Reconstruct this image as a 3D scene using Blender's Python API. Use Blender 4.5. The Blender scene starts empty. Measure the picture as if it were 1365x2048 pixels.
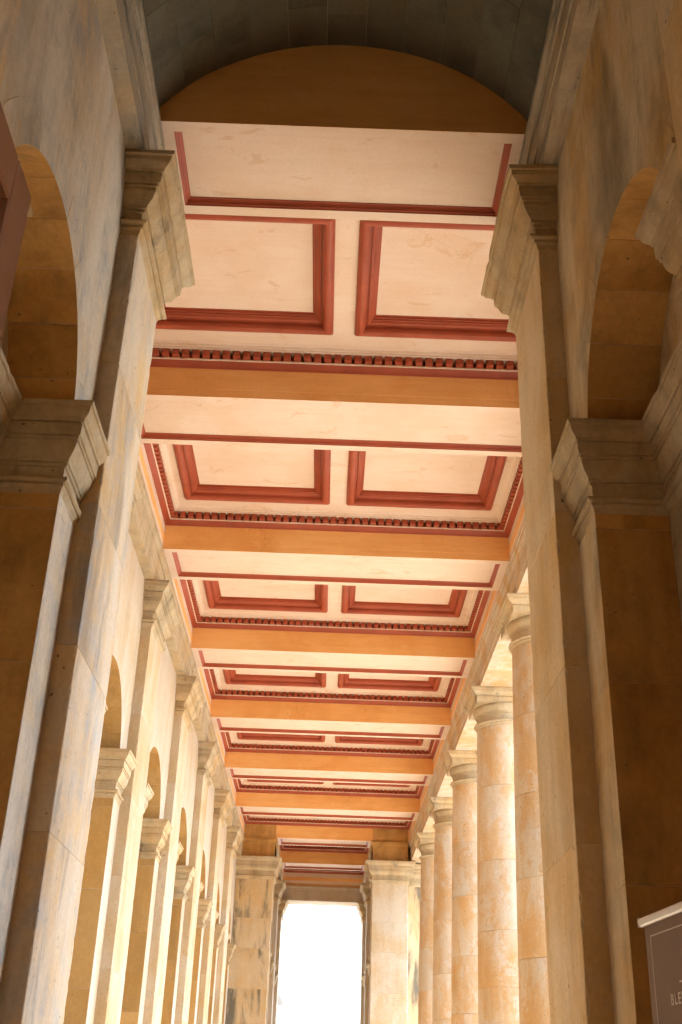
import bpy, bmesh, math, random
from mathutils import Vector, Matrix

random.seed(7)
R = math.radians
sc = bpy.context.scene
col = sc.collection

# ------------------------------------------------------------------ camera
Z0 = 1.6                                   # eye height
cam_d = bpy.data.cameras.new('camera')
cam_d.sensor_fit = 'VERTICAL'
cam_d.sensor_height = 36.0
cam_d.sensor_width = 24.0
cam_d.lens = 2252.17 / 2048.0 * 36.0
cam_d.clip_start = 0.02
cam_d.clip_end = 3000.0
cam = bpy.data.objects.new('camera', cam_d)
col.objects.link(cam)
pitch, yaw, roll = 0.48025, 0.00203, 0.03521
fw = Vector((math.sin(yaw) * math.cos(pitch), math.cos(yaw) * math.cos(pitch), math.sin(pitch)))
r0 = Vector((math.cos(yaw), -math.sin(yaw), 0))
u0 = r0.cross(fw)
rt = math.cos(roll) * r0 + math.sin(roll) * u0
up = -math.sin(roll) * r0 + math.cos(roll) * u0
cam.matrix_world = Matrix(((rt.x, up.x, -fw.x, 0), (rt.y, up.y, -fw.y, 0), (rt.z, up.z, -fw.z, Z0), (0, 0, 0, 1)))
sc.camera = cam

# ------------------------------------------------------------------ sky, sun, exposure
SUN_EL, SUN_AZ = 52.0, 91.0                # azimuth clockwise from +Y (the far end): 90 = from the open side
w = bpy.data.worlds.new('World')
sc.world = w
w.use_nodes = True
wn = w.node_tree.nodes
wl = w.node_tree.links
wn.clear()
sky = wn.new('ShaderNodeTexSky')
sky.sky_type = 'NISHITA'
sky.sun_disc = False
sky.sun_elevation = R(SUN_EL)
sky.sun_rotation = R(SUN_AZ)
sky.air_density = 1.0
sky.dust_density = 1.0
bg = wn.new('ShaderNodeBackground')
bg.inputs['Strength'].default_value = 0.15
out = wn.new('ShaderNodeOutputWorld')
wl.new(sky.outputs[0], bg.inputs[0])
wl.new(bg.outputs[0], out.inputs[0])

sun_d = bpy.data.lights.new('sun', 'SUN')
sun_d.energy = 2.4
sun_d.angle = R(0.53)
sun_d.color = (1.0, 0.965, 0.92)
sun = bpy.data.objects.new('sun', sun_d)
col.objects.link(sun)
sd = Vector((math.sin(R(SUN_AZ)) * math.cos(R(SUN_EL)), math.cos(R(SUN_AZ)) * math.cos(R(SUN_EL)), math.sin(R(SUN_EL))))
sun.rotation_euler = sd.to_track_quat('Z', 'Y').to_euler()
sun.location = (30, 10, 40)

vs = sc.view_settings
vs.view_transform = 'Standard'
vs.look = 'None'
vs.gamma = 1.0
vs.exposure = 3.25
vs.use_curve_mapping = False
try:
    sc.cycles.max_bounces = 8
    sc.cycles.diffuse_bounces = 7
    sc.cycles.use_denoising = True
    sc.cycles.use_adaptive_sampling = True
    sc.cycles.adaptive_threshold = 0.03
    sc.cycles.sample_clamp_indirect = 6.0
except Exception:
    pass

# ------------------------------------------------------------------ dimensions (metres; z counted from the eye, +Z0)
B = 2.899                                  # bay
Y1 = 4.771                                 # near face of the first beam
BW = 0.766                                 # beam width
def yk(k):
    return Y1 + (k - 1) * B
ZC = 4.57                                  # top of the capitals
ZS = 5.0                                   # soffit of the beams
XL, XR = -1.812, 1.787                     # ceiling edges, wide part
PL, PR = -1.83, 1.83                       # pilaster faces / architrave faces, wide part
WL = -1.93                                 # wall, wide part
NPL, NPR = -1.142, 1.028                   # pier faces, near narrow part
NWL, NWR = -1.238, 1.132                   # walls, near narrow part
NBL, NBR = -1.56, 1.462                    # backs of the niches there
EPL, EPR = -1.12, 1.00                     # far narrow part
EWL, EWR = -1.22, 1.10
GR = -Z0                                   # ground

# ------------------------------------------------------------------ materials
def nt(name):
    m = bpy.data.materials.new(name)
    m.use_nodes = True
    n = m.node_tree.nodes
    b = n['Principled BSDF']
    return m, n, m.node_tree.links, b

def add_noise(n, l, vec, scale, detail=5.0, rough=0.6, dist=0.0):
    t = n.new('ShaderNodeTexNoise')
    t.inputs['Scale'].default_value = scale
    t.inputs['Detail'].default_value = detail
    t.inputs['Roughness'].default_value = rough
    t.inputs['Distortion'].default_value = dist
    l.new(vec, t.inputs['Vector'])
    return t.outputs['Fac']

def ramp(n, l, fac, a, b, smooth=True):
    m = n.new('ShaderNodeMapRange')
    m.interpolation_type = 'SMOOTHSTEP' if smooth else 'LINEAR'
    m.inputs['From Min'].default_value = a
    m.inputs['From Max'].default_value = b
    l.new(fac, m.inputs['Value'])
    return m.outputs['Result']

def mixc(n, l, fac, a, b, mode='MIX'):
    m = n.new('ShaderNodeMix')
    m.data_type = 'RGBA'
    m.blend_type = mode
    if isinstance(fac, float):
        m.inputs[0].default_value = fac
    else:
        l.new(fac, m.inputs[0])
    for s, v in ((6, a), (7, b)):
        if isinstance(v, tuple):
            m.inputs[s].default_value = (*v, 1)
        else:
            l.new(v, m.inputs[s])
    return m.outputs[2]

def scale_vec(n, l, vec, s, off=None):
    m = n.new('ShaderNodeMapping')
    m.inputs['Scale'].default_value = s
    l.new(vec, m.inputs['Vector'])
    if off is not None:
        l.new(off, m.inputs['Location'])
    return m.outputs[0]

def mathn(n, l, op, a, b):
    m = n.new('ShaderNodeMath')
    m.operation = op
    for i, v in enumerate((a, b)):
        if isinstance(v, (int, float)):
            m.inputs[i].default_value = v
        else:
            l.new(v, m.inputs[i])
    return m.outputs[0]

def stone(name, cream, ochre, grey, ochre_amt=0.5, grey_amt=0.35, patch=0.0, pale=(0.72, 0.66, 0.56), dark=None, dscale=(1.6, 1.6, 0.6), tone=0.22, streak=0.5, bump=0.35, per=1.0):
    m, n, l, b = nt(name)
    geo = n.new('ShaderNodeNewGeometry')
    oi = n.new('ShaderNodeObjectInfo')
    rnd = oi.outputs['Random']
    comb = n.new('ShaderNodeCombineXYZ')
    for i in range(3):
        l.new(mathn(n, l, 'MULTIPLY', rnd, (3.1 * per, 1.7 * per, 2.3 * per)[i]), comb.inputs[i])
    P = scale_vec(n, l, geo.outputs['Position'], (1, 1, 1), comb.outputs[0])
    big = add_noise(n, l, P, 1.1, 3, 0.62, 0.4)
    med = add_noise(n, l, P, 4.5, 4, 0.65)
    fine = add_noise(n, l, P, 38, 2, 0.7)
    st = add_noise(n, l, scale_vec(n, l, P, (2.6, 2.6, 0.5)), 1.5, 5, 0.66, 0.2)
    # ochre bloom of the limestone
    f1 = ramp(n, l, mathn(n, l, 'ADD', mathn(n, l, 'MULTIPLY', big, 0.6), mathn(n, l, 'MULTIPLY', st, streak)), 0.42, 0.72)
    f1 = mathn(n, l, 'MULTIPLY', f1, ochre_amt * 1.3)
    c = mixc(n, l, f1, cream, ochre)
    # grey weathering, streaked downwards
    g = ramp(n, l, mathn(n, l, 'ADD', mathn(n, l, 'MULTIPLY', st, 0.5), mathn(n, l, 'MULTIPLY', med, 0.5)), 0.44, 0.70)
    c = mixc(n, l, mathn(n, l, 'MULTIPLY', g, grey_amt), c, grey)
    if patch > 0:                            # flaked patches with hard edges, orange below a pale skin
        pn = add_noise(n, l, scale_vec(n, l, P, (1.3, 1.3, 0.75)), 2.3, 5, 0.7, 0.5)
        pf = ramp(n, l, pn, 0.49, 0.58)
        c = mixc(n, l, mathn(n, l, 'MULTIPLY', pf, patch), c, ochre)
        qn = add_noise(n, l, scale_vec(n, l, P, (1.1, 1.1, 1.0)), 2.9, 5, 0.74)
        qf = ramp(n, l, qn, 0.565, 0.60)
        c = mixc(n, l, mathn(n, l, 'MULTIPLY', qf, patch * 0.8), c, pale)
    if dark:                                 # soot and algae blotches
        dn = add_noise(n, l, scale_vec(n, l, P, dscale), dark[1], 5, 0.66, 0.4)
        df = ramp(n, l, dn, dark[2], dark[3])
        c = mixc(n, l, mathn(n, l, 'MULTIPLY', df, dark[4]), c, dark[0])
    # pits and grain
    pit = ramp(n, l, add_noise(n, l, P, 46, 0, 0.5), 0.13, 0.17)
    c = mixc(n, l, mathn(n, l, 'SUBTRACT', 1.0, pit), c, (0.16, 0.11, 0.06))
    fm = mathn(n, l, 'ADD', mathn(n, l, 'MULTIPLY', fine, 0.36), 0.82)
    c = mixc(n, l, 1.0, c, fm, 'MULTIPLY')
    tm = mathn(n, l, 'ADD', mathn(n, l, 'MULTIPLY', rnd, tone), 1.0 - tone * 0.5)
    c = mixc(n, l, 1.0, c, tm, 'MULTIPLY')
    l.new(c, b.inputs['Base Color'])
    b.inputs['Roughness'].default_value = 0.86
    b.inputs['Specular IOR Level'].default_value = 0.25
    bp = n.new('ShaderNodeBump')
    bp.inputs['Strength'].default_value = bump
    bp.inputs['Distance'].default_value = 0.012
    h = add_noise(n, l, P, 13, 4, 0.7)
    l.new(h, bp.inputs['Height'])
    l.new(bp.outputs[0], b.inputs['Normal'])
    return m

def paint(name, c0, c1, blotch=0.25, rough=0.7, scale=1.4, mark=None, bump=0.08, crack=0.0):
    m, n, l, b = nt(name)
    geo = n.new('ShaderNodeNewGeometry')
    P = geo.outputs['Position']
    a = ramp(n, l, add_noise(n, l, P, scale, 3, 0.6, 0.5), 0.38, 0.68)
    c = mixc(n, l, mathn(n, l, 'MULTIPLY', a, blotch), c0, c1)
    br = add_noise(n, l, scale_vec(n, l, P, (0.9, 7.0, 7.0)), 2.2, 2, 0.6)     # brushed along the beam
    c = mixc(n, l, mathn(n, l, 'MULTIPLY', ramp(n, l, br, 0.4, 0.75), blotch * 0.6), c, c1)
    if mark:
        mk = ramp(n, l, add_noise(n, l, scale_vec(n, l, P, (1.0, 1.6, 1.0)), 3.3, 4, 0.66, 0.8), 0.60, 0.68)
        c = mixc(n, l, mathn(n, l, 'MULTIPLY', mk, mark[1]), c, mark[0])
    if crack:
        vo = n.new('ShaderNodeTexVoronoi')
        vo.feature = 'DISTANCE_TO_EDGE'
        vo.inputs['Scale'].default_value = 0.75
        wv = n.new('ShaderNodeTexNoise')
        wv.inputs['Scale'].default_value = 3.0
        wv.inputs['Detail'].default_value = 4.0
        l.new(P, wv.inputs['Vector'])
        ad = n.new('ShaderNodeVectorMath')
        ad.operation = 'MULTIPLY_ADD'
        ad.inputs[1].default_value = (0.35, 0.35, 0.35)
        l.new(wv.outputs['Color'], ad.inputs[0])
        l.new(P, ad.inputs[2])
        l.new(ad.outputs[0], vo.inputs['Vector'])
        ck = mathn(n, l, 'SUBTRACT', 1.0, ramp(n, l, vo.outputs['Distance'], 0.0005, 0.0035))
        ck = mathn(n, l, 'MULTIPLY', ck, ramp(n, l, a, 0.35, 0.8))
        c = mixc(n, l, mathn(n, l, 'MULTIPLY', ck, crack), c, (c1[0] * .45, c1[1] * .4, c1[2] * .4))
    fl = add_noise(n, l, P, 55, 1, 0.6)
    c = mixc(n, l, 1.0, c, mathn(n, l, 'ADD', mathn(n, l, 'MULTIPLY', fl, 0.14), 0.93), 'MULTIPLY')
    l.new(c, b.inputs['Base Color'])
    b.inputs['Roughness'].default_value = rough
    b.inputs['Specular IOR Level'].default_value = 0.3
    bp = n.new('ShaderNodeBump')
    bp.inputs['Strength'].default_value = bump
    bp.inputs['Distance'].default_value = 0.01
    l.new(add_noise(n, l, P, 14, 2, 0.65), bp.inputs['Height'])
    l.new(bp.outputs[0], b.inputs['Normal'])
    return m

CREAM = (0.52, 0.415, 0.265)
OCHRE = (0.46, 0.265, 0.075)
GREY = (0.30, 0.29, 0.255)
M = {}
M['stone'] = stone('limestone', (0.66, 0.53, 0.35), (0.58, 0.35, 0.115), (0.33, 0.32, 0.27), 0.7, 0.4, tone=0.12)
M['stonewall'] = stone('limestone_banner_wall', (0.60, 0.48, 0.31), (0.53, 0.31, 0.10), (0.20, 0.20, 0.155), 0.85, 0.65, tone=0.03, per=0.02, dark=((0.12, 0.095, 0.055), 0.8, 0.47, 0.68, 0.6), dscale=(1.4, 1.4, 0.6))
M['jambnear'] = stone('ochre_niche_stone', (0.54, 0.31, 0.10), (0.44, 0.21, 0.045), (0.17, 0.115, 0.05), 0.7, 0.6, tone=0.24)
M['wall'] = stone('limestone_wall', (0.50, 0.43, 0.34), (0.44, 0.29, 0.13), GREY, 0.45, 0.25, tone=0.05, per=0.02)
M['pil'] = stone('limestone_pilaster', (0.50, 0.41, 0.295), (0.44, 0.27, 0.09), GREY, 0.6, 0.25, tone=0.10, per=0.3)
M['nearwall'] = stone('grey_streaked_wall', (0.61, 0.545, 0.45), (0.55, 0.37, 0.165), (0.29, 0.31, 0.315), 0.6, 0.95, tone=0.03, per=0.02, dark=((0.11, 0.105, 0.085), 0.8, 0.50, 0.70, 0.5), dscale=(1.4, 1.4, 0.6))
M['jamb'] = stone('ochre_reveal_stone', (0.42, 0.26, 0.095), (0.37, 0.195, 0.043), (0.20, 0.15, 0.08), 0.6, 0.35, tone=0.22)
M['near'] = stone('grey_streaked_limestone', (0.57, 0.475, 0.355), (0.54, 0.31, 0.09), (0.31, 0.33, 0.335), 0.7, 0.85, tone=0.08, dark=((0.16, 0.16, 0.15), 1.6, 0.54, 0.68, 0.5), dscale=(2.4, 2.4, 0.5))
M['column'] = stone('flaking_limestone', (0.54, 0.465, 0.355), (0.51, 0.285, 0.085), GREY, 0.6, 0.25, patch=0.5, pale=(0.56, 0.53, 0.47), tone=0.14)
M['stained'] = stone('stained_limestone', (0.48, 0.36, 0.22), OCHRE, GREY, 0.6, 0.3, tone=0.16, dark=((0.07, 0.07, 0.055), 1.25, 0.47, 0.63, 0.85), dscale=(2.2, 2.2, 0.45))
M['mould'] = stone('weathered_moulding_stone', (0.45, 0.36, 0.23), OCHRE, (0.17, 0.17, 0.13), 0.5, 0.55, tone=0.10, dark=((0.09, 0.085, 0.06), 2.6, 0.56, 0.72, 0.6))
M['vault'] = stone('shade_dark_vault_stone', (0.125, 0.122, 0.092), (0.145, 0.105, 0.058), (0.080, 0.094, 0.085), 0.5, 0.6, tone=0.16, dark=((0.05, 0.05, 0.042), 1.4, 0.44, 0.68, 0.6))  # dirty grey stone, base colour darkened to carry the vault's shade
M['cornice'] = stone('blackened_cornice_stone', (0.40, 0.345, 0.26), (0.38, 0.25, 0.11), (0.20, 0.22, 0.22), 0.5, 0.7, tone=0.1, dark=((0.06, 0.066, 0.06), 2.0, 0.47, 0.66, 0.7), dscale=(6.0, 0.6, 6.0))
M['mortar'] = paint('pale_lime_mortar', (0.42, 0.35, 0.25), (0.28, 0.22, 0.14), 0.7, 0.95, 9)
M['cream'] = paint('peach_ceiling_paint', (0.68, 0.54, 0.42), (0.62, 0.43, 0.28), 0.5, 0.65, 1.7, ((0.55, 0.34, 0.18), 0.5), crack=0.22)
M['ochre'] = paint('ochre_beam_paint', (0.82, 0.46, 0.165), (0.70, 0.33, 0.09), 0.85, 0.6, 0.9, ((0.82, 0.50, 0.22), 0.45), bump=0.16, crack=0.3)
M['red'] = paint('oxblood_moulding_paint', (0.33, 0.066, 0.026), (0.24, 0.041, 0.017), 0.5, 0.42, 3.0)
M['bordeaux'] = M['red']
M['timber'] = paint('red_brown_timber_paint', (0.165, 0.062, 0.024), (0.13, 0.047, 0.018), 0.5, 0.5, 2.0)
M['sheet'] = paint('brown_banner_print', (0.25, 0.145, 0.082), (0.22, 0.125, 0.07), 0.3, 0.55, 2.0, bump=0.02)
M['print'] = paint('pale_banner_print', (0.80, 0.72, 0.62), (0.68, 0.56, 0.44), 0.2, 0.6, 5.0, bump=0.01)
M['alu'] = paint('satin_aluminium', (0.72, 0.70, 0.68), (0.66, 0.64, 0.62), 0.2, 0.35, 6.0, bump=0.01)
M['alu'].node_tree.nodes['Principled BSDF'].inputs['Metallic'].default_value = 0.35
M['blackplastic'] = paint('black_plastic', (0.03, 0.03, 0.03), (0.025, 0.025, 0.025), 0.2, 0.4, 6.0, bump=0.01)
M['floor'] = stone('paving_stone', (0.38, 0.30, 0.205), (0.36, 0.25, 0.14), GREY, 0.5, 0.2, tone=0.0)
M['gravel'] = stone('pale_gravel', (0.46, 0.42, 0.36), (0.40, 0.34, 0.26), (0.38, 0.37, 0.34), 0.5, 0.4, tone=0.0)
M['slate'] = paint('grey_slate', (0.16, 0.16, 0.16), (0.11, 0.11, 0.12), 0.6, 0.6, 2.0)

# ------------------------------------------------------------------ mesh helpers
def link(name, me, mat, parent=None, smooth=False, kind=None):
    o = bpy.data.objects.new(name, me)
    if mat is not None:
        mats = mat if isinstance(mat, (list, tuple)) else [mat]
        if not me.materials:
            for q in mats:
                me.materials.append(M[q])
    col.objects.link(o)
    if parent is not None:
        o.parent = parent
    if kind:
        o['kind'] = kind
    return o

def thing(name, label, cat, group=None):
    o = bpy.data.objects.new(name, None)
    o.empty_display_size = 0.2
    col.objects.link(o)
    o['label'] = label
    o['category'] = cat
    if group:
        o['group'] = group
    return o

def at_base(o, x, y, z=GR):                  # put an Empty at the base of its thing without moving what hangs on it
    o.location = (x, y, z + Z0)
    for c in o.children:
        c.matrix_parent_inverse = Matrix.Translation((-x, -y, -(z + Z0)))

class MB:
    def __init__(s):
        s.v = []; s.f = []; s.m = []
    def add(s, verts, faces, mat=0):
        k = len(s.v)
        s.v += [tuple(p) for p in verts]
        s.f += [tuple(k + i for i in f) for f in faces]
        s.m += [mat] * len(faces)
    def box(s, x0, x1, y0, y1, z0, z1, mat=0):
        x0, x1 = min(x0, x1), max(x0, x1); y0, y1 = min(y0, y1), max(y0, y1)
        s.add([(x, y, z) for z in (z0, z1) for y in (y0, y1) for x in (x0, x1)],
              [(0, 2, 3, 1), (4, 5, 7, 6), (0, 1, 5, 4), (1, 3, 7, 5), (3, 2, 6, 7), (2, 0, 4, 6)], mat)
    def sweep(s, path, prof, side=1, closed=False, caps=True, mats=None, capmat=0, wear=0.0):
        """profile (offset, z) along a plan polyline, mitred; side=+1: offset to the right of travel"""
        if wear:
            np_ = []
            for i in range(len(path) - 1):
                a = Vector(path[i]); b = Vector(path[i + 1])
                m = max(1, int((b - a).length / .045))
                np_ += [tuple(a.lerp(b, k / m)) for k in range(m)]
            path = np_ + [path[-1]]
        n = len(path)
        seg = []
        cnt = n if closed else n - 1
        for i in range(cnt):
            a = Vector(path[i]); b = Vector(path[(i + 1) % n])
            d = (b - a).normalized()
            seg.append(Vector((d.y, -d.x)) * side)
        mit = []
        for i in range(n):
            if closed:
                a, b = seg[i - 1], seg[i]
            else:
                a = seg[i - 1] if i > 0 else seg[0]
                b = seg[i] if i < cnt else seg[-1]
            mit.append((a + b) / (1 + a.dot(b)))
        k = len(s.v); q = len(prof)
        for i in range(n):
            chip = random.uniform(.35, 1.0) if wear and random.random() < .16 else 0.0
            cz = random.choice((0, 0, 1, 2))
            for t, (d, z) in enumerate(prof):
                if wear and 0 < t < len(prof) - 1:
                    w_ = random.uniform(-1, .6) * wear
                    if chip and (d > .15 if cz == 0 else (.09 < d < .12 if cz == 1 else d < .055)):
                        w_ -= chip * wear * 5
                    d = max(d + w_, .0045)
                    z += random.uniform(-1, 1) * wear * .5
                s.v.append((path[i][0] + mit[i].x * d, path[i][1] + mit[i].y * d, z))
        for i in range(cnt):
            j = (i + 1) % n
            for t in range(q - 1):
                s.f.append((k + i * q + t, k + j * q + t, k + j * q + t + 1, k + i * q + t + 1))
                s.m.append(mats[t] if mats else 0)
        if caps and not closed:
            s.f.append(tuple(k + t for t in range(q))); s.m.append(capmat)
            s.f.append(tuple(k + (n - 1) * q + t for t in reversed(range(q)))); s.m.append(capmat)
    def lathe(s, cx, cy, prof, seg=56, mat=0):
        k = len(s.v); q = len(prof)
        for i in range(seg):
            a = 2 * math.pi * i / seg
            for r, z in prof:
                s.v.append((cx + r * math.cos(a), cy + r * math.sin(a), z))
        for i in range(seg):
            j = (i + 1) % seg
            for t in range(q - 1):
                s.f.append((k + i * q + t, k + j * q + t, k + j * q + t + 1, k + i * q + t + 1)); s.m.append(mat)
    def mesh(s, name, smooth=False, zoff=Z0):
        me = bpy.data.meshes.new(name)
        me.from_pydata([(x, y, z + zoff) for x, y, z in s.v], [], s.f)
        for p, mi in zip(me.polygons, s.m):
            p.material_index = mi
            p.use_smooth = smooth
        if smooth:
            me.set_sharp_from_angle(angle=R(32))
        return me
    def build(s, name, mat, parent=None, smooth=False, kind=None):
        return link(name, s.mesh(name, smooth), mat, parent, kind=kind)

def bevel_box(x0, x1, y0, y1, z0, z1, r=0.004):
    """chamfered block (44 triangles)"""
    x0, x1 = min(x0, x1), max(x0, x1); y0, y1 = min(y0, y1), max(y0, y1)
    bm = bmesh.new()
    bmesh.ops.create_cube(bm, size=1.0)
    for v in bm.verts:
        v.co = Vector(((x0 + x1) / 2 + v.co.x * (x1 - x0), (y0 + y1) / 2 + v.co.y * (y1 - y0), (z0 + z1) / 2 + v.co.z * (z1 - z0)))
    bmesh.ops.bevel(bm, geom=list(bm.edges), offset=r, segments=1, affect='EDGES')
    return bm

def worn_block(name, x0, x1, y0, y1, z0, z1, mat, parent):
    """block whose upright arrises are nicked and rubbed"""
    x0, x1 = min(x0, x1), max(x0, x1); y0, y1 = min(y0, y1), max(y0, y1)
    n = max(6, int((z1 - z0) / .035))
    lv = [z0, z0 + .003] + [z0 + .003 + (z1 - z0 - .006) * i / n for i in range(1, n)] + [z1 - .003, z1]
    ch = []
    for c in range(4):
        a = [random.uniform(.002, .005) for _ in lv]
        for _ in range(random.randint(1, 4)):
            k = random.randrange(1, len(lv) - 1)
            a[k] = random.uniform(.009, .020)
            if random.random() < .5:
                a[min(k + 1, len(lv) - 2)] = random.uniform(.006, .013)
        ch.append(a)
    mb = MB()
    for i, z in enumerate(lv):
        e = .0016 if i in (0, len(lv) - 1) else 0.0
        a, b, c, d = (q[i] for q in ch)
        X0, X1, Y0, Y1_ = x0 + e, x1 - e, y0 + e, y1 - e
        mb.v += [(X0 + a, Y0, z), (X1 - b, Y0, z), (X1, Y0 + b, z), (X1, Y1_ - c, z), (X1 - c, Y1_, z), (X0 + d, Y1_, z), (X0, Y1_ - d, z), (X0, Y0 + a, z)]
    for i in range(len(lv) - 1):
        for k in range(8):
            j = (k + 1) % 8
            mb.f.append((i * 8 + k, i * 8 + j, i * 8 + 8 + j, i * 8 + 8 + k)); mb.m.append(0)
    mb.f.append(tuple(reversed(range(8)))); mb.m.append(0)
    mb.f.append(tuple(range((len(lv) - 1) * 8, len(lv) * 8))); mb.m.append(0)
    return mb.build(name, mat, parent)

def block(name, x0, x1, y0, y1, z0, z1, mat, parent, r=0.004):
    bm = bevel_box(x0, x1, y0, y1, z0 + Z0, z1 + Z0, r)
    me = bpy.data.meshes.new(name)
    bm.to_mesh(me); bm.free()
    return link(name, me, mat, parent)

# ------------------------------------------------------------------ profiles
CAP = [(0.0, 0.0), (.174, 0), (.176, -.006), (.174, -.026), (.160, -.028), (.158, -.036), (.157, -.048), (.149, -.062), (.134, -.076), (.122, -.084), (.118, -.097), (.099, -.098), (.099, -.104),
       (.108, -.105), (.104, -.166), (.086, -.167), (.086, -.172), (.094, -.173), (.093, -.186), (.078, -.187), (.078, -.193), (.084, -.194), (.080, -.212), (.068, -.240), (.050, -.262), (.036, -.275), (.034, -.290),
       (.014, -.291), (.014, -.296), (.024, -.297), (.023, -.312), (.008, -.313), (.008, -.370), (.030, -.373), (.043, -.378), (.050, -.388), (.045, -.398), (.032, -.403), (.014, -.404), (.014, -.408), (.024, -.409), (.022, -.420), (.010, -.430), (0.0, -.455)]
def prof(base, sx, sz, ztop):
    return [(d * sx, ztop + z * sz) for d, z in base]
IMP_Z = 2.755
SPRING = IMP_Z - .09
IMP = prof(CAP, 0.66, 0.93, IMP_Z)

def architrave_prof(face_back, lip=.024):
    """offset 0 = wall plane; soffit out to the face, fillets at the top"""
    f = face_back
    return [(0, ZC + .002), (f, ZC + .002), (f, ZC + .115), (f + .008, ZC + .117), (f + .008, ZC + .27), (f + .002, ZC + .271), (f + .002, ZC + .278), (f + .016, ZC + .28), (f + .018, ZC + .292), (f + .008, ZC + .297), (f + .008, ZC + .304),
            (f + .013, ZC + .325), (f + .026, ZC + .345), (f + .030, ZC + .352), (f + .018, ZC + .354), (f + .018, ZC + .361), (f + .034, ZC + .363), (f + .036, ZC + .395), (f + lip, ZC + .40), (f + lip, ZS - .003), (0, ZS - .003)]

# ------------------------------------------------------------------ ground, floor
g = MB()
g.add([(-1500, -1500, GR - .16), (1500, -1500, GR - .16), (1500, 1500, GR - .16), (-1500, 1500, GR - .16)], [(0, 1, 2, 3)])
o = g.build('ground', 'gravel'); o['kind'] = 'structure'
fl = MB()
fl.box(-2.8, 3.1, -2.2, 33.2, GR - .15, GR)
o = fl.build('floor', 'floor'); o['kind'] = 'structure'

# ------------------------------------------------------------------ stones of an arch: voussoirs and jamb blocks
def voussoir_mesh(name, side, xf, xb, yc, zc, r, t, a0, a1):
    mb = MB()
    N = 4
    ring = []
    for rr in (r, r + t):
        for i in range(N + 1):
            a = a0 + (a1 - a0) * i / N
            ring.append((yc - rr * math.cos(a), zc + rr * math.sin(a)))
    vs_ = [(xf, y, z) for y, z in ring] + [(xb, y, z) for y, z in ring]
    K = 2 * (N + 1)
    fs = []
    for i in range(N):
        fs.append((i, i + 1, N + 1 + i + 1, N + 1 + i))
        fs.append((K + i, K + N + 1 + i, K + N + 1 + i + 1, K + i + 1))
        fs.append((i, K + i, K + i + 1, i + 1))
        fs.append((N + 1 + i, N + 2 + i, K + N + 2 + i, K + N + 1 + i))
    fs.append((0, N + 1, K + N + 1, K))
    fs.append((N, K + N, K + 2 * N + 1, 2 * N + 1))
    mb.add(vs_, fs)
    return mb.mesh(name)

RAD = 0.7225
def face_mats(o, side, front, reveal):  # darker ochre on the reveals, wall stone on the faces along the passage
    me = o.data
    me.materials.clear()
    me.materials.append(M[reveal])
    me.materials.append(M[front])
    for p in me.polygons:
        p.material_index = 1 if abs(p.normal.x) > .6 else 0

def arch_stones(parent, side, xw, xb, yc, mat, front):
    """voussoirs and jambs lining a round-headed recess in a wall whose face is x = xw"""
    t = 0.17
    xf = xw - side * 0.0015
    n = 9
    ga = 0.0016 / RAD
    for i in range(n):
        a0 = math.pi * i / n + ga
        a1 = math.pi * (i + 1) / n - ga
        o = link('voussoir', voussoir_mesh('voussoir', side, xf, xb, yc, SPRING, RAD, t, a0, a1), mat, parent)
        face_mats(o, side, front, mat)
    hs = [GR, GR + .78, GR + 1.6, GR + 2.35, GR + 3.15, GR + 3.86, SPRING]
    for sgn in (-1, 1):
        for i in range(len(hs) - 1):
            y0 = yc + sgn * RAD
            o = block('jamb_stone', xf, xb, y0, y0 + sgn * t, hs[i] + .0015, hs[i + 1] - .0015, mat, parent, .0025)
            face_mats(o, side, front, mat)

def wall_mesh(side, xw, xb, thick, ya, yb, zt, arches, opened=()):
    """face with recesses, reveals, recess backs and a solid core behind"""
    mb = MB()
    r = RAD + .004
    N = 28
    ys = ya
    def q(y0, y1, z0, z1):
        if y1 - y0 > 1e-4:
            mb.add([(xw, y0, z0), (xw, y1, z0), (xw, y1, z1), (xw, y0, z1)], [(0, 1, 2, 3)])
    xo = xb + side * thick
    cuts = []
    for ia, yc in enumerate(arches):
        xk = xo if ia in opened else xb
        q(ys, yc - r, GR, zt)
        pts = [(yc - r * math.cos(math.pi * i / N), SPRING + r * math.sin(math.pi * i / N)) for i in range(N + 1)]
        for i in range(N):
            (a, za), (b, zb) = pts[i], pts[i + 1]
            mb.add([(xw, a, za), (xw, b, zb), (xw, b, zt), (xw, a, zt)], [(0, 1, 2, 3)])
            mb.add([(xw, a, za), (xw, b, zb), (xk, b, zb), (xk, a, za)], [(0, 1, 2, 3)])
        for y in (yc - r, yc + r):
            mb.add([(xw, y, GR), (xw, y, SPRING), (xk, y, SPRING), (xk, y, GR)], [(0, 1, 2, 3)])
        if ia in opened:
            cuts.append(yc)
            ys = yc + r
            continue
        mb.add([(xb, yc - r - .02, GR), (xb, yc + r + .02, GR), (xb, yc + r + .02, SPRING + r + .02), (xb, yc - r - .02, SPRING + r + .02)], [(0, 1, 2, 3)])
        ys = yc + r
    q(ys, yb, GR, zt)
    yy = ya
    for yc in cuts:
        mb.box(xb + side * .004, xo, yy, yc - r - .004, GR, zt)
        mb.box(xb + side * .004, xo, yc - r - .004, yc + r + .004, SPRING + r + .004, zt)
        yy = yc + r + .004
    mb.box(xb + side * .004, xo, yy, yb, GR, zt)
    for y in (ya, yb):                      # end faces
        mb.add([(xw, y, GR), (xb + side * thick, y, GR), (xb + side * thick, y, zt), (xw, y, zt)], [(0, 1, 2, 3)])
    mb.add([(xw, ya, zt), (xw, yb, zt), (xb, yb, zt), (xb, ya, zt)], [(0, 1, 2, 3)])
    return mb

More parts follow.
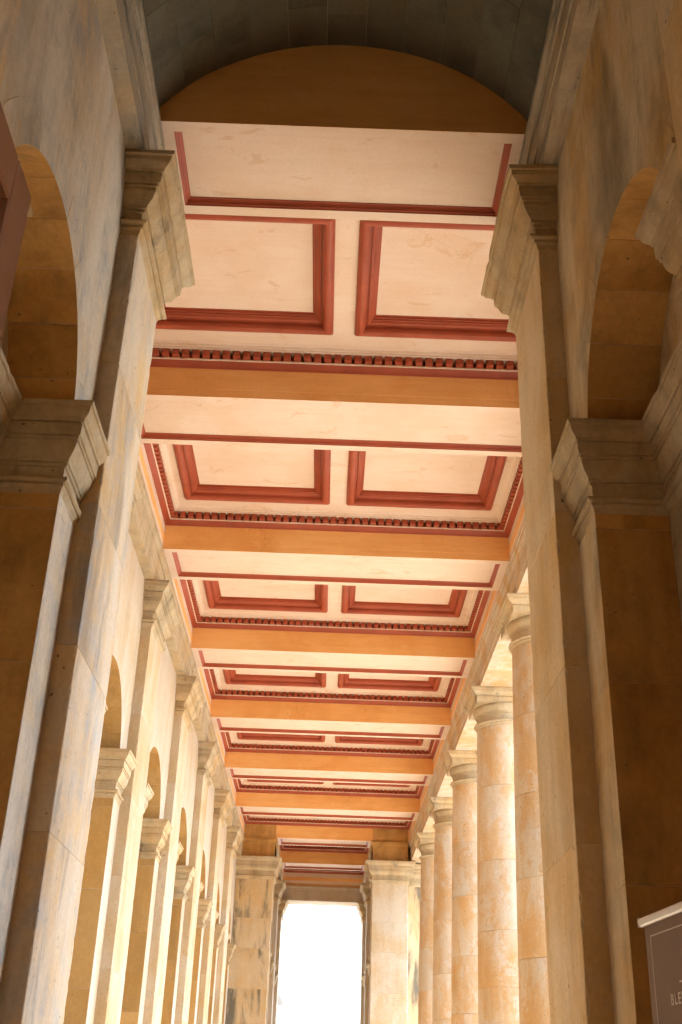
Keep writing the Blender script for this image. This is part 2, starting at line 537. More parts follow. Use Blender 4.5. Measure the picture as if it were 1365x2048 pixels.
def bay_wall(name, label, side, xw, xb, thick, ya, yb, zt, bays, mat_wall, mat_jamb, mat_mould, group=None, opened=()):
    """bays: list of (y of pilaster before, y of pilaster after)"""
    t = thing(name, label, 'wall', group)
    centres = [(a + b) / 2 for a, b in bays]
    wall_mesh(side, xw, xb, thick, ya, yb, zt, centres, opened).build('wall_face', mat_wall, t)
    for ib, ((a, b), yc) in enumerate(zip(bays, centres)):
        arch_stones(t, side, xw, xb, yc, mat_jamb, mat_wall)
        y0, y1 = yc - RAD, yc + RAD
        im = MB()
        if ib in opened:
            im.sweep([(xw, a), (xw, y0), (xb, y0)], IMP, side=1 if side < 0 else -1)
            im.build('impost_moulding', mat_mould, t)
            im = MB()
            im.sweep([(xb, y1), (xw, y1), (xw, b)], IMP, side=1 if side < 0 else -1)
        else:
            im.sweep([(xw, a), (xw, y0), (xb, y0), (xb, y1), (xw, y1), (xw, b)], IMP, side=1 if side < 0 else -1, wear=.0016 if y0 < 6 else 0.0)
        im.build('impost_moulding', mat_mould, t)
    at_base(t, xw, ya)
    return t

# ------------------------------------------------------------------ pilasters, piers
def shaft_blocks(parent, x0, x1, y0, y1, ztop, mat, hs=(0.62, 0.80, 0.74, 0.78, 0.76, 0.80, 0.72, 0.90)):
    z = GR + .35
    i = 0
    while z < ztop - .01:
        h = hs[i % len(hs)] * random.uniform(.94, 1.06)
        z1 = min(z + h, ztop)
        if ztop - z1 < .25:
            z1 = ztop
        worn_block('stone_block', x0, x1, y0, y1, z + .0008, z1 - .0008, mat, parent)
        z = z1
        i += 1
    mo = MB()
    e = .004
    sx = min(x0, x1); bx = max(x0, x1)
    mo.box(sx + e, bx - e, y0 + e, y1 - e, GR + .35, ztop - .001)
    mo.build('mortar_bed', 'mortar', parent)
    ba = MB()
    ba.box(sx - .03, bx + .03, y0 - .03, y1 + .03, GR, GR + .35)
    ba.build('plinth', mat, parent)

def pilaster(name, label, side, xw, xp, y0, y1, mat, mat_cap, group, cap=1.0):
    t = thing(name, label, 'pilaster', group)
    xi = xw + side * .12
    shaft_blocks(t, xi, xp, y0, y1, ZC - .44, mat)
    c = MB()
    path = [(xw, y0), (xp, y0), (xp, y1), (xw, y1)]
    c.sweep(path, prof(CAP, cap, 1.0, ZC), side=1 if side < 0 else -1, wear=.0022 if y0 < 6 else 0.0)
    c.box(xi, xp - side * -.001, y0 + .001, y1 - .001, ZC - .452, ZC)
    c.build('capital', mat_cap, t)
    at_base(t, xp, (y0 + y1) / 2)
    return t

def py(k):
    return yk(k) - .03, yk(k) + .745

ZTOP = 6.05
# ---- near narrow bays
ORD = ['first', 'second', 'third', 'fourth', 'fifth', 'sixth', 'seventh', 'eighth', 'ninth', 'tenth']
near_bays = [(py(-1)[1], py(0)[0]), (py(0)[1], py(1)[0])]
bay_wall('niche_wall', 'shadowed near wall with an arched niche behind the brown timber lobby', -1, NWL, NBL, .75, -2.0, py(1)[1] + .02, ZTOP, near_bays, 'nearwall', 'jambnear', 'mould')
bay_wall('niche_wall', 'dark tan near wall with an arched niche behind the brown banner', 1, NWR, NBR, 1.15, -2.0, py(1)[1] + .02, ZTOP, near_bays, 'stonewall', 'jambnear', 'mould', opened=(0,))  # opened: unseen archway behind the camera, added to let light into the near bay
for k in (-1, 0, 1):
    y0, y1 = py(k)
    pilaster('pier', {1: 'nearest tall pier with pale grey lit side, opposite the banner', 0: 'pier beside the brown timber lobby, behind the viewer', -1: 'pier in the rear corner by the timber lobby'}[k], -1, NWL, NPL, y0, y1, 'near', 'mould', 'piers of the near vestibule')
    pilaster('pier', {1: 'nearest tall tan pier standing just beyond the brown banner', 0: 'tan pier on the viewer side of the banner niche', -1: 'tan pier in the rear corner on the banner side'}[k], 1, NWR, NPR, y0, y1, 'stone', 'mould', 'piers of the near vestibule')
# rear end wall of the vestibule
rw = MB()
rw.box(-2.4, 2.4, -2.3, -1.98, GR, ZTOP)
o = rw.build('end_wall', 'stone'); o['label'] = 'plain tan stone wall closing the near end of the passage'; o['category'] = 'wall'

# ---- wide part, arcaded wall
bays = [(py(k)[1], py(k + 1)[0]) for k in range(1, 8)]
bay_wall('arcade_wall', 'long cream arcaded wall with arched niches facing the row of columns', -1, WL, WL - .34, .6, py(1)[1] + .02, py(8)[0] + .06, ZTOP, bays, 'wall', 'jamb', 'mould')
pl_lab = {2: 'pilaster hidden behind the nearest pale pier on the arcaded wall', 3: 'nearest visible pilaster on the cream arcaded wall', 4: 'second visible pilaster from the near pier on the arcaded wall', 5: 'third visible pilaster from the near pier on the arcaded wall',
          6: 'fourth visible pilaster from the near pier on the arcaded wall', 7: 'farthest pilaster on the arcaded wall, beside the stained end pier'}
for k in range(2, 8):
    y0, y1 = py(k)
    pilaster('pilaster', pl_lab[k], -1, WL, PL, y0, y1, 'pil', 'mould', 'pilasters along the arcaded wall', .86)

# ---- columns
def column(cx, cy, label):
    t = thing('column', label, 'column', 'columns along the open side')
    zt = ZC + .03
    rb, rtp = .455, .372
    def rad(z):
        u = max(0, (z - (GR + .5)) / (zt - .44 - (GR + .5)))
        return rb - (rb - rtp) * u ** 1.6
    zz = [GR + .5, GR + 1.25, GR + 1.98, GR + 2.74, GR + 3.42, GR + 4.2, GR + 4.95, zt - .44]
    zz = [zz[0]] + [z + random.uniform(-.08, .08) for z in zz[1:-1]] + [zz[-1]]
    for a, b in zip(zz[:-1], zz[1:]):
        d = MB()
        P = [(rad(a) - .005, a + .0008), (rad(a), a + .005)]
        for i in range(1, 6):
            z = a + .005 + (b - a - .01) * i / 6
            P.append((rad(z), z))
        P += [(rad(b), b - .005), (rad(b) - .005, b - .0008)]
        d.lathe(cx, cy, P, 64)
        d.build('drum', 'column', t, True)
    m = MB(); m.lathe(cx, cy, [(rad(z) - .006, z) for z in zz], 48)
    m.build('mortar_bed', 'mortar', t, True)
    c = MB()
    h = .43                                  # square abacus, lower face of its mouldings
    a0 = .36
    path = [(cx - a0, cy - a0), (cx + a0, cy - a0), (cx + a0, cy + a0), (cx - a0, cy + a0)]
    ab = [(d - .075 + .028, zt + z) for d, z in CAP[1:15]]
    c.sweep(path, ab, side=1, closed=True)
    hh = a0 + ab[-1][0]
    zl = ab[-1][1]
    c.add([(cx - hh, cy - hh, zl), (cx + hh, cy - hh, zl), (cx + hh, cy + hh, zl), (cx - hh, cy + hh, zl)], [(0, 1, 2, 3)])
    hh = a0 + ab[0][0]
    c.add([(cx - hh, cy - hh, zt), (cx + hh, cy - hh, zt), (cx + hh, cy + hh, zt), (cx - hh, cy + hh, zt)], [(0, 1, 2, 3)])
    cap_o = c.build('abacus', 'mould', t)
    e = MB()
    r1 = rtp
    e.lathe(cx, cy, [(.30, zl - .001), (.405, zl - .001), (.412, zl - .012), (.413, zl - .035), (.408, zl - .058), (.398, zl - .080), (.386, zl - .098), (.386, zl - .112), (.378, zl - .113), (.378, zl - .126),
                     (r1 - .006, zl - .128), (r1 - .006, zl - .20), (r1 + .022, zl - .203), (r1 + .034, zl - .210), (r1 + .037, zl - .219), (r1 + .033, zl - .229), (r1 + .022, zl - .235), (r1 + .016, zl - .237), (r1 + .015, zl - .25), (r1 + .002, zl - .262), (r1 - .002, zl - .276)], 72)
    e.build('echinus', 'mould', t, True)
    b = MB()
    b.box(cx - .58, cx + .58, cy - .58, cy + .58, GR, GR + .2)
    b.lathe(cx, cy, [(.45, GR + .2), (.55, GR + .2), (.575, GR + .26), (.57, GR + .32), (.54, GR + .36), (.50, GR + .37), (.49, GR + .42), (.46, GR + .5), (.40, GR + .51)], 48)
    b.build('base', 'stone', t, False)
    at_base(t, cx, cy)
    return t
CX = 2.215
col_lab = {2: 'column hidden behind the nearest tan pier', 3: 'nearest visible column, orange and half hidden behind the tan pier', 4: 'second visible column from the tan pier, broad with pale flaked patches', 5: 'third visible column from the tan pier',
           6: 'fourth visible column from the tan pier', 7: 'farthest free column, next to the tan end pier'}
for k in range(2, 8):
    column(CX, yk(k) + BW / 2, col_lab[k])

# ---- architraves
def architrave(name, label, path, side, f, mat='mould', lip=.024):
    a = MB()
    a.sweep(path, architrave_prof(f, lip), side=side)
    o = a.build(name, mat)
    o['label'] = label
    o['category'] = 'architrave'
    return o
architrave('architrave', 'pale stone architrave running above the pilasters of the arcaded wall', [(WL, py(1)[1] + .021), (WL, py(8)[0] + .05)], 1, WL * -1 + PL)
a = MB()
P_ = architrave_prof(0.0, .046)[1:]
a.sweep([(PR, py(1)[1] + .021), (PR, py(8)[0] + .33)], [(0, ZC + .032)] + P_[1:-1] + [(0, ZS - .003)], side=-1)
a.box(PR + .002, 2.60, py(1)[1] + .021, py(8)[0] + .33, ZC + .030, ZTOP)
a.box(2.58, 2.80, py(1)[1] + .021, py(8)[0] + .33, ZS + .45, ZS + .62)
o = a.build('architrave', 'column'); o['label'] = 'stone architrave resting on the row of columns along the open side'; o['category'] = 'architrave'
architrave('cornice', 'weathered stone cornice above the lobby wall at the foot of the vault', [(NWL, -1.98), (NWL, Y1 + BW)], 1, NPL - NWL, 'cornice')['category'] = 'cornice'
architrave('cornice', 'weathered stone cornice above the banner wall at the foot of the vault', [(NWR, -1.98), (NWR, Y1 + BW)], -1, NWR - NPR, 'cornice')['category'] = 'cornice'

# ---- vault over the near bays
VC, VZ, VR = -.057, 4.394, 1.29
t = thing('barrel_vault', 'dark stone barrel vault over the near end of the passage', 'vault')
A = math.asin(1.085 / VR)
NC = 11
y_edges0 = [Y1 - .004]
while y_edges0[-1] > -1.9:
    y_edges0.append(y_edges0[-1] - .86)
for i in range(NC):
    a0 = -A + 2 * A * i / NC
    a1 = -A + 2 * A * (i + 1) / NC
    g_ = .0012 / VR
    offs = (.62, .28, .86)[i % 3] if i != NC // 2 else .22
    ye = [Y1 - .004, Y1 - .004 - offs]
    while ye[-1] > -1.9:
        ye.append(ye[-1] - random.uniform(.75, .95))
    ye[-1] = -1.98
    for y0, y1 in zip(ye[:-1], ye[1:]):
        if y0 - y1 < .05:
            continue
        mb = MB()
        N = 3
        ring = []
        dr = random.uniform(-.002, .002)
        for rr in (VR + dr, VR + .22):
            for j in range(N + 1):
                a = a0 + g_ + (a1 - a0 - 2 * g_) * j / N
                ring.append((VC + rr * math.sin(a), VZ + rr * math.cos(a)))
        ya, yb = y0 - .0012, y1 + .0012
        K = 2 * (N + 1)
        vsx = [(x, ya, z) for x, z in ring] + [(x, yb, z) for x, z in ring]
        fs = []
        for j in range(N):
            fs += [(j, j + 1, N + 2 + j, N + 1 + j), (K + j, K + N + 1 + j, K + N + 2 + j, K + j + 1), (j, K + j, K + j + 1, j + 1), (N + 1 + j, N + 2 + j, K + N + 2 + j, K + N + 1 + j)]
        fs += [(0, N + 1, K + N + 1, K), (N, K + N, K + 2 * N + 1, 2 * N + 1)]
        mb.add(vsx, fs)
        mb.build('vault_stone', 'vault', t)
mb = MB()
NN = 40
pts = []
for j in range(NN + 1):
    a = -A - .02 + (2 * A + .04) * j / NN
    pts.append((VC + (VR + .006) * math.sin(a), VZ + (VR + .006) * math.cos(a)))
for j in range(NN):
    (xa, za), (xb_, zb) = pts[j], pts[j + 1]
    mb.add([(xa, Y1 - .003, za), (xb_, Y1 - .003, zb), (xb_, -1.98, zb), (xa, -1.98, za)], [(0, 1, 2, 3)])
mb.build('mortar_bed', 'mortar', t)
mb = MB()                                    # springing course on top of the cornices
for s_, x in ((-1, NPL + .012), (1, NPR - .012)):
    mb.box(x, x + s_ * .3, -1.98, Y1 - .004, ZS - .002, VZ + VR * math.cos(A) + .03)
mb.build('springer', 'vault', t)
at_base(t, VC, 1.4, ZS)

# ------------------------------------------------------------------ ceiling: beams and coffers
def soffit_beam(label, x0, x1, k, ztop, frame=.085, fr_y=.075, extra=None, y_end=None):
    y0 = yk(k); y1 = y0 + BW
    t = thing('ceiling_beam', label, 'ceiling beam', 'painted ceiling beams')
    b = MB()
    d = .045
    # ochre body
    if extra:
        b.box(extra[0], extra[1], y0 + .001, y1 - .001, ZS + d, ztop)
        zf = ZS
        b.add([(x0, y0, ZS), (x1, y0, ZS), (x1, y0, ZS + d), (x0, y0, ZS + d)], [(0, 1, 2, 3)])
    else:
        b.box(x0, x1, y0, y1, ZS + d, ztop)
    b.build('beam_face', 'ochre', t)
    s = MB()                                 # cream frame round the sunk panel, lower edge
    fx, fy = frame, fr_y
    X = [x0, x0 + fx, x1 - fx, x1]
    Y = [y0 - .002, y0 + fy, y1 - fy, y1 + .002]
    for i in range(3):
        for j in range(3):
            if i == 1 and j == 1:
                continue
            s.add([(X[i], Y[j], ZS), (X[i + 1], Y[j], ZS), (X[i + 1], Y[j + 1], ZS), (X[i], Y[j + 1], ZS)], [(0, 1, 2, 3)])
    zl = ZS + d
    for (a, c) in (((X[0], Y[0]), (X[3], Y[0])), ((X[3], Y[3]), (X[0], Y[3]))):
        s.add([(a[0], a[1], ZS), (c[0], c[1], ZS), (c[0], c[1], zl + .002), (a[0], a[1], zl + .002)], [(0, 1, 2, 3)], 1)
    s.build('soffit_frame', ['cream', 'ochre'], t)
    p = MB()
    p.add([(X[1], Y[1], zl - .003), (X[2], Y[1], zl - .003), (X[2], Y[2], zl - .003), (X[1], Y[2], zl - .003)], [(0, 1, 2, 3)])
    po = p.build('soffit_panel', 'cream', t)
    mo = MB()
    path = [(X[1], Y[1]), (X[1], Y[2]), (X[2], Y[2]), (X[2], Y[1])]
    mo.sweep(path, [(0, ZS), (.004, ZS + .008), (.012, ZS + .012), (.016, ZS + .022), (.028, ZS + .034), (.036, ZS + .037), (.038, zl - .004)], side=1, closed=True)
    mo.build('panel_moulding', 'red', po)
    at_base(t, (x0 + x1) / 2, y0, ZS)
    return t

ZB = 5.44                                    # flat of the coffers
DENT = None
def dentil_mesh():
    global DENT
    if DENT is None:
        bm = bevel_box(-.0305, .0305, -.072, 0.0, 0.0, .060, .007)
        DENT = bpy.data.meshes.new('dentil')
        bm.to_mesh(DENT); bm.free()
        DENT.materials.append(M['red'])
    return DENT

def coffer(label, x0, x1, y0, y1, single_rows, panels=2):
    t = thing('ceiling_coffer', label, 'ceiling coffer', 'coffers of the painted ceiling')
    cx = (x0 + x1) / 2
    # faces of the side rails (ochre) and the bed mouldings
    c = MB()
    path = [(x0, y0), (x0, y1), (x1, y1), (x1, y0)]
    pr = [(-.002, ZS + .002), (-.002, 5.075), (.001, 5.077), (.001, 5.165), (-.002, 5.167), (-.002, 5.272), (.004, 5.275), (.012, 5.288), (.030, 5.305), (.046, 5.318), (.048, 5.322), (.056, 5.323), (.058, 5.334), (.026, 5.335), (.026, 5.396), (.112, 5.397), (.114, 5.410), (.122, 5.412), (.130, 5.428), (.150, ZB)]
    ms = [0, 2, 2, 2, 0, 1, 1, 1, 1, 1, 0, 0, 0, 1, 0, 0, 0, 0, 0]
    c.sweep(path, pr, side=1, closed=True, mats=ms)
    c.build('bed_moulding', ['cream', 'red', 'ochre'], t)
    # dentils
    me = dentil_mesh()
    pitch = .082
    zd = 5.336
    rows = {'far': ((x0 + .10, y1 - .026), (x1 - .10, y1 - .026), 0.0), 'near': ((x1 - .10, y0 + .026), (x0 + .10, y0 + .026), math.pi),
            'a': ((x0 + .026, y0 + .10), (x0 + .026, y1 - .10), -math.pi / 2 * -1), 'b': ((x1 - .026, y1 - .10), (x1 - .026, y0 + .10), -math.pi / 2)}
    rest = MB()
    for nm, (a, b, rz) in rows.items():
        L = math.hypot(b[0] - a[0], b[1] - a[1])
        n = int(round(L / pitch))
        for i in range(n + 1):
            u = i / n
            p = (a[0] + (b[0] - a[0]) * u, a[1] + (b[1] - a[1]) * u)
            if nm in single_rows:
                o = link('dentil', me, None, t)
                o.location = (p[0], p[1], zd + Z0)
                o.rotation_euler = (0, 0, rz)
            else:
                if nm in ('far', 'near'):
                    s = -1 if nm == 'far' else 1
                    rest.box(p[0] - .0275, p[0] + .0275, p[1], p[1] + s * .072, zd, zd + .060)
                else:
                    s = 1 if nm == 'a' else -1
                    rest.box(p[0], p[0] + s * .072, p[1] - .0275, p[1] + .0275, zd, zd + .060)
    if rest.v:
        rest.build('dentil_row', 'red', t, kind='stuff')
    # flat border with openings for the square panels
    my = .33 if panels == 2 else .28
    mx = .222
    gap = .178
    Y = [y0 + .10, y0 + my + (.11 if panels == 2 else 0), y1 - my, y1 - .10]
    if panels == 2:
        X = [x0 + .10, x0 + mx, cx - gap / 2, cx + gap / 2, x1 - mx, x1 - .10]
        holes = {1, 3}
    else:
        X = [x0 + .10, x0 + mx, x1 - mx, x1 - .10]
        holes = {1}
    s = MB()
    for i in range(len(X) - 1):
        for j in range(3):
            if j == 1 and i in holes:
                continue
            s.add([(X[i], Y[j], ZB), (X[i + 1], Y[j], ZB), (X[i + 1], Y[j + 1], ZB), (X[i], Y[j + 1], ZB)], [(0, 1, 2, 3)])
    s.build('border', 'cream', t)
    for h in sorted(holes):
        a, b = X[h], X[h + 1]
        zf = ZB + .072
        f = MB()
        f.box(a + .12, b - .12, Y[1] + .12, Y[2] - .12, zf, zf + .02)
        po = f.build('panel', 'cream', t)
        m = MB()
        path = [(a, Y[1]), (a, Y[2]), (b, Y[2]), (b, Y[1])]
        m.sweep(path, [(-.004, ZB + .001), (-.004, ZB - .012), (.004, ZB - .024), (.016, ZB - .038), (.034, ZB - .046), (.054, ZB - .044), (.070, ZB - .034), (.080, ZB - .016), (.084, ZB + .012), (.094, ZB + .014), (.096, ZB + .003),
                       (.104, ZB + .016), (.118, ZB + .024), (.128, ZB + .038), (.134, ZB + .040), (.136, ZB + .052), (.146, ZB + .054), (.148, ZB + .068), (.160, ZB + .070), (.162, zf + .001)], side=1, closed=True)
        m.build('panel_moulding', 'red', po, False)
    # closing board above
    r_ = MB(); r_.box(x0 - .05, x1 + .05, y0 - .05, y1 + .05, ZB + .10, ZB + .14)
    r_.build('ceiling_board', 'cream', t)
    for ch in t.children:
        for p in ch.data.polygons:
            pass
    at_base(t, cx, y0, ZS)
    for ch in t.children:
        if ch.name.startswith('dentil') and ch.data is me:
            pass
    return t

# first beam with the lunette wall above it
t1 = soffit_beam('broad near beam with a sunk panel, below the dark half-round wall', NPL + .010, NPR - .006, 1, ZS + .30, extra=(XL - .1, XR + .1))
lu = MB()
pts = [(VC + (VR + .10) * math.sin(-A - .05 + (2 * A + .10) * j / 40), VZ + (VR + .10) * math.cos(-A - .05 + (2 * A + .10) * j / 40)) for j in range(41)]
for j in range(40):
    (xa, za), (xb_, zb) = pts[j], pts[j + 1]
    lu.add([(xa, Y1, ZS + .02), (xb_, Y1, ZS + .02), (xb_, Y1, zb), (xa, Y1, za), (xa, Y1 + .25, ZS + .30), (xb_, Y1 + .25, ZS + .30), (xb_, Y1 + .25, zb), (xa, Y1 + .25, za)],
           [(0, 1, 2, 3), (3, 2, 6, 7), (5, 4, 7, 6)])
o = lu.build('lunette_wall', 'ochre'); o['label'] = 'dark ochre half-round wall closing the end of the stone vault'; o['category'] = 'wall'

bl = {2: 'second ceiling beam, after the first pair of square panels', 3: 'third ceiling beam, above the nearest visible column', 4: 'fourth ceiling beam, above the second visible column',
      5: 'fifth ceiling beam, above the third visible column', 6: 'sixth ceiling beam, above the fourth visible column', 7: 'seventh ceiling beam, last one of full width'}
for k in range(2, 8):
    soffit_beam(bl[k], XL, XR, k, ZS + .36)
soffit_beam('narrower beam carried on the two end piers', EPL + .01, EPR - .01, 8, ZS + .36, extra=(XL, XR))
soffit_beam('short beam between the end piers and the far opening', EPL + .01, EPR - .01, 9, ZS + .36)

cl = {1: 'nearest coffer, its two square panels largest in view', 2: 'second coffer, bounded by a full dentil frame behind the near piers', 3: 'third coffer, between the third and fourth beams',
      4: 'fourth coffer, between the fourth and fifth beams', 5: 'fifth coffer, between the fifth and sixth beams', 6: 'sixth coffer, between the sixth and seventh beams', 7: 'last wide coffer in front of the end piers'}
for k in range(1, 8):
    single = {1: ('far',), 2: ('far', 'a', 'b'), 3: ('far', 'a', 'b')}.get(k, ())
    coffer(cl[k], XL, XR, yk(k) + BW, yk(k + 1), single)
coffer('narrow coffer just past the end piers', EPL + .01, EPR - .01, yk(8) + BW, yk(9), (), 1)
coffer('farthest narrow coffer above the bright opening', EPL + .01, EPR - .01, yk(9) + BW, yk(10), (), 1)

# ------------------------------------------------------------------ far end: piers, side walls, lintel
ybk = py(8)
end_bays = [(py(8)[1], py(9)[0]), (py(9)[1], py(10)[0])]
def end_pier(label, side, xo, xp, xw, mat, setback=None):
    t = thing('end_pier', label, 'pier', 'piers at the far end')
    y0, y1 = ybk
    shaft_blocks(t, xo, xp, y0, y1, ZC - .44, mat, (.62, .9, .82, .86, .78))
    c = MB()
    if side < 0:
        path = [(xo, y0), (xp, y0), (xp, y1), (xw, y1)]
        c.sweep(path, prof(CAP, .9, 1, ZC), side=1)
    else:
        path = [(2.7, y0 + .3), (xo, y0 + .3), (xo, y0), (xp, y0), (xp, y1), (xw, y1)]
        c.sweep(path, prof(CAP, .9, 1, ZC), side=-1)
    c.box(xo, xp, y0 + .002, y1 - .002, ZC - .452, ZC - .001)
    c.build('capital', 'mould', t)
    f = MB()                                  # block of the entablature over the pier
    f.sweep([(xo, y0 + .02), (xp, y0 + .02), (xp, y1)] if side < 0 else [(xo, y0 + .02), (xp, y0 + .02), (xp, y1)],
            [(-.2, ZC + .001), (0, ZC + .001), (0, ZC + .31), (.012, ZC + .315), (.012, ZC + .335), (.035, ZC + .36), (.035, ZS - .012), (-.2, ZS - .012)], side=1 if side < 0 else -1)
    f.box(xo, xp, y0 + .022, y1, ZC + .001, ZS - .014)
    f.build('entablature_block', 'jambnear', t)
    g2 = MB()
    g2.box(xo, xp - side * -.02 if False else xp, y0 + .024, y0 + .3, ZS - .012, ZS + .275)
    g2.build('frieze_block', 'jambnear', t)
    if setback:
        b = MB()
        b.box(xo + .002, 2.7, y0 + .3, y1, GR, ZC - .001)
        b.build('respond', 'stained', t)  # stained stone: its dark stain, plus shade put into the colour
    at_base(t, (xo + xp) / 2, y0)
end_pier('far pier streaked with black stains, beside the arcaded wall', -1, WL - .05, EPL, EWL, 'stained')
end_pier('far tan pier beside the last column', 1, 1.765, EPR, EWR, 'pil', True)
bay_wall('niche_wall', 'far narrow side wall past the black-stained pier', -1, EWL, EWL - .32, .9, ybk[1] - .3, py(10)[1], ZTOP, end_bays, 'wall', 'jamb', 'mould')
bay_wall('niche_wall', 'far narrow side wall past the tan end pier', 1, EWR, EWR + .32, 1.2, ybk[1] - .3, py(10)[1], ZTOP, end_bays, 'wall', 'jamb', 'mould', opened=(0, 1))  # both arches made open, an addition that brightens the end bays
for k in (9, 10):
    y0, y1 = py(k)
    pilaster('pier', 'slim far pier on the stained side, %s' % ('at the bright opening' if k == 10 else 'halfway to the bright opening'), -1, EWL, EPL, y0, y1, 'wall', 'mould', 'piers framing the far opening', .9)
    pilaster('pier', 'slim far pier on the column side, %s' % ('at the bright opening' if k == 10 else 'halfway to the bright opening'), 1, EWR, EPR, y0, y1, 'wall', 'mould', 'piers framing the far opening', .9)
architrave('architrave', 'short stone architrave past the black-stained end pier', [(EWL, ybk[1]), (EWL, yk(10))], 1, EPL - EWL)
architrave('architrave', 'short stone architrave past the tan end pier', [(EWR, ybk[1]), (EWR, yk(10))], -1, EWR - EPR)
li = MB()
yl = yk(10)
li.box(EPL - .2, EPR + .2, yl + .02, yl + .76, ZC + .003, ZS - .10)
li.sweep([(EPL - .1, yl + .02), (EPR + .1, yl + .02)], [(0, ZS - .145), (.012, ZS - .14), (.014, ZS - .115), (.035, ZS - .09), (.036, ZS - .055), (0, ZS - .05)], side=1)
lo = li.build('lintel', 'wall'); lo['label'] = 'stone lintel spanning the bright far opening'; lo['category'] = 'lintel'
uw = MB(); uw.box(EPL - .2, EPR + .2, yl + .03, yl + .70, ZS - .098, ZTOP)
o = uw.build('gable_wall', 'ochre'); o['label'] = 'ochre painted wall above the stone lintel of the far opening'; o['category'] = 'wall'

# ------------------------------------------------------------------ unseen roof slab, added to keep sky light from leaking in
rf = MB()
rf.box(-2.75, 2.85, -2.35, py(10)[1] + .1, ZTOP, ZTOP + .18)
o = rf.build('roof', 'slate'); o['label'] = 'unseen flat grey roof slab shutting out the sky above the passage'; o['category'] = 'roof'

# ------------------------------------------------------------------ timber lobby at the near edge
t = thing('timber_lobby', 'red-brown painted timber lobby with panelled side at the near edge', 'lobby')
lx = -.80
rx = .37                                      # ray ratios of its upper far corner
ly = .80 / .370
lz = ly * .9188
y_near = .35
xw_ = NWL
def stile(x0, x1, y0, y1, z0, z1, nm):
    return block(nm, x0, x1, y0, y1, z0, z1, 'timber', t, .006)
sw = .135
stile(lx - .06, lx, ly - sw, ly, GR, lz, 'stile')
stile(lx - .06, lx, y_near, y_near + sw, GR, lz, 'stile')
stile(lx - .06, lx - .0006, y_near + sw, ly - sw, lz - sw, lz - .0006, 'rail')
stile(lx - .06, lx - .0006, y_near + sw, ly - sw, GR + 1.0, GR + 1.16, 'rail')
stile(lx - .06, lx - .0006, y_near + sw, ly - sw, GR + .001, GR + .2, 'rail')
stile(lx - .045, lx - .024, y_near + sw - .01, ly - sw + .01, GR + 1.15, lz - sw + .01, 'panel')
stile(lx - .045, lx - .024, y_near + sw - .01, ly - sw + .01, GR + .19, GR + 1.01, 'panel')
stile(xw_ + .002, lx - .061, ly - .05, ly - .001, GR, lz - .001, 'far_side')
stile(xw_ + .002, lx - .061, y_near + .001, y_near + .05, GR, lz - .001, 'near_side')
stile(xw_ + .002, lx - .061, y_near + .051, ly - .051, lz - .06, lz - .008, 'top_board')
at_base(t, lx, ly)

# ------------------------------------------------------------------ roller banner
t = thing('roller_banner', 'brown roller banner with pale rail and lettering before the niche', 'banner')
bz = .45
pa = Vector((.2690 * 3.147, 3.147)); pb = Vector((.875, 2.80))
dr = (pb - pa).normalized()
Wd = .86
pb = pa + dr * Wd
nr = Vector((dr.y, -dr.x))                    # towards the passage
if nr.x > 0:
    nr = -nr
def bp_(s, z, off):
    p = pa + dr * s + nr * off
    return (p.x, p.y, z)
def slab(name, s0, s1, z0, z1, o0, o1, mat, parent=t):
    mb = MB()
    v = [bp_(s, z, o_) for z in (z0, z1) for o_ in (o0, o1) for s in (s0, s1)]
    mb.add(v, [(0, 2, 3, 1), (4, 5, 7, 6), (0, 1, 5, 4), (1, 3, 7, 5), (3, 2, 6, 7), (2, 0, 4, 6)])
    return mb.build(name, mat, parent)
sh = slab('sheet', .015, Wd - .015, GR + .1, bz - .02, -.001, .001, 'sheet')
slab('printed_border', .053, Wd - .053, bz - .051, bz - .048, .0012, .0018, 'print', sh)
slab('printed_border', .053, .056, GR + .2, bz - .0515, .0012, .0018, 'print', sh)
slab('printed_border', Wd - .056, Wd - .053, GR + .2, bz - .0515, .0012, .0018, 'print', sh)
# clip rail: rounded section
mb = MB()
sec = [(-.008, -.021), (.007, -.022), (.011, -.017), (.012, -.005), (.009, 0.0), (0, .002), (-.008, 0.0)]
k = len(sec)
v = [bp_(0.0, bz + z, o_) for o_, z in sec] + [bp_(Wd, bz + z, o_) for o_, z in sec]
mb.add(v, [tuple(range(k)), tuple(reversed(range(k, 2 * k)))] + [(i, (i + 1) % k, k + (i + 1) % k, k + i) for i in range(k)])
mb.build('top_rail', 'alu', t)
slab('end_cap', -.004, -.0015, bz - .022, bz + .002, -.009, .012, 'alu')
slab('end_cap', Wd + .0015, Wd + .004, bz - .022, bz + .002, -.009, .012, 'alu')
slab('base_case', -.01, Wd + .01, GR, GR + .1, -.06, .06, 'alu')
mb = MB(); pc = bp_(Wd / 2, 0, -.035); mb.lathe(pc[0], pc[1], [(.011, GR + .1), (.011, bz - .03)], 12)
mb.build('support_pole', 'alu', t)
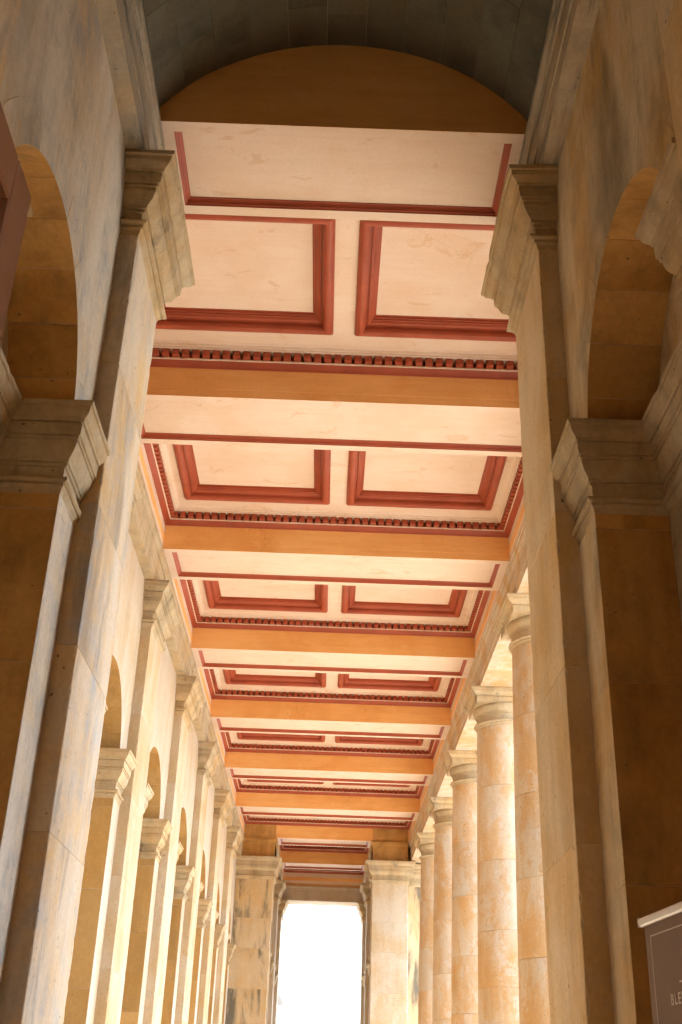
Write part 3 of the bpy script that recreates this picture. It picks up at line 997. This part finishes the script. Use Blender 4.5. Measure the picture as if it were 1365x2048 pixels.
slab('pole_hook', Wd / 2 - .02, Wd / 2 + .02, bz - .028, bz - .004, -.05, -.0125, 'blackplastic')
def lettering(txt, size, s, z):
    cu = bpy.data.curves.new('lettering', 'FONT')
    cu.body = txt
    cu.size = size
    cu.space_character = 1.3
    cu.extrude = .0003
    cu.offset = size * .022
    tmp = bpy.data.objects.new('lettering_curve', cu)
    me = bpy.data.meshes.new_from_object(tmp)
    bpy.data.objects.remove(tmp)
    bpy.data.curves.remove(cu)
    m4 = Matrix(((dr.x, 0, nr.x, 0), (dr.y, 0, nr.y, 0), (0, 1, 0, 0), (0, 0, 0, 1)))
    p = bp_(s, z, .0018)
    me.transform(Matrix.Translation((p[0], p[1], p[2] + Z0)) @ m4)
    o = link('lettering', me, 'print', sh)
    return o
LET_S, LET_Z, LET_H = .158, .229, .025
lettering('BLENHEIM', LET_H / .70, LET_S, LET_Z)
slab('printed_rule', LET_S + .068, LET_S + .26, LET_Z + .046, LET_Z + .050, .0012, .0018, 'print', sh)
at_base(t, pa.x, pa.y)

# ------------------------------------------------------------------ far-off house seen past the opening
t = thing('distant_house', 'distant pale house with grey roof peeking past the far opening', 'house')
hd = 78.0
hx = -.0335 * hd
hz = .0735 * hd
mb = MB(); mb.box(hx - 11.6, hx - .4, hd, hd + 9, GR - .16, hz)
mb.build('wall', 'wall', t)
mb = MB()
mb.add([(hx - 12, hd - .4, hz), (hx, hd - .4, hz), (hx, hd + 9.4, hz), (hx - 12, hd + 9.4, hz), (hx - 9, hd + 4.5, hz + 4.2), (hx - 3.0, hd + 4.5, hz + 4.2)],
       [(0, 1, 5, 4), (1, 2, 5), (2, 3, 4, 5), (3, 0, 4), (0, 3, 2, 1)])
mb.build('roof', 'slate', t)
for i in range(4):
    mb = MB()
    xx = hx - 10.5 + i * 2.7
    mb.box(xx, xx + 1.0, hd - .03, hd + .02, 1.6, 3.6)
    mb.build('window', 'slate', t)
at_base(t, hx - 6, hd)

# every labelled top-level object is a thing of its own
for o in list(sc.objects):
    if o.parent is None and 'label' in o and 'kind' not in o:
        o['kind'] = 'thing'
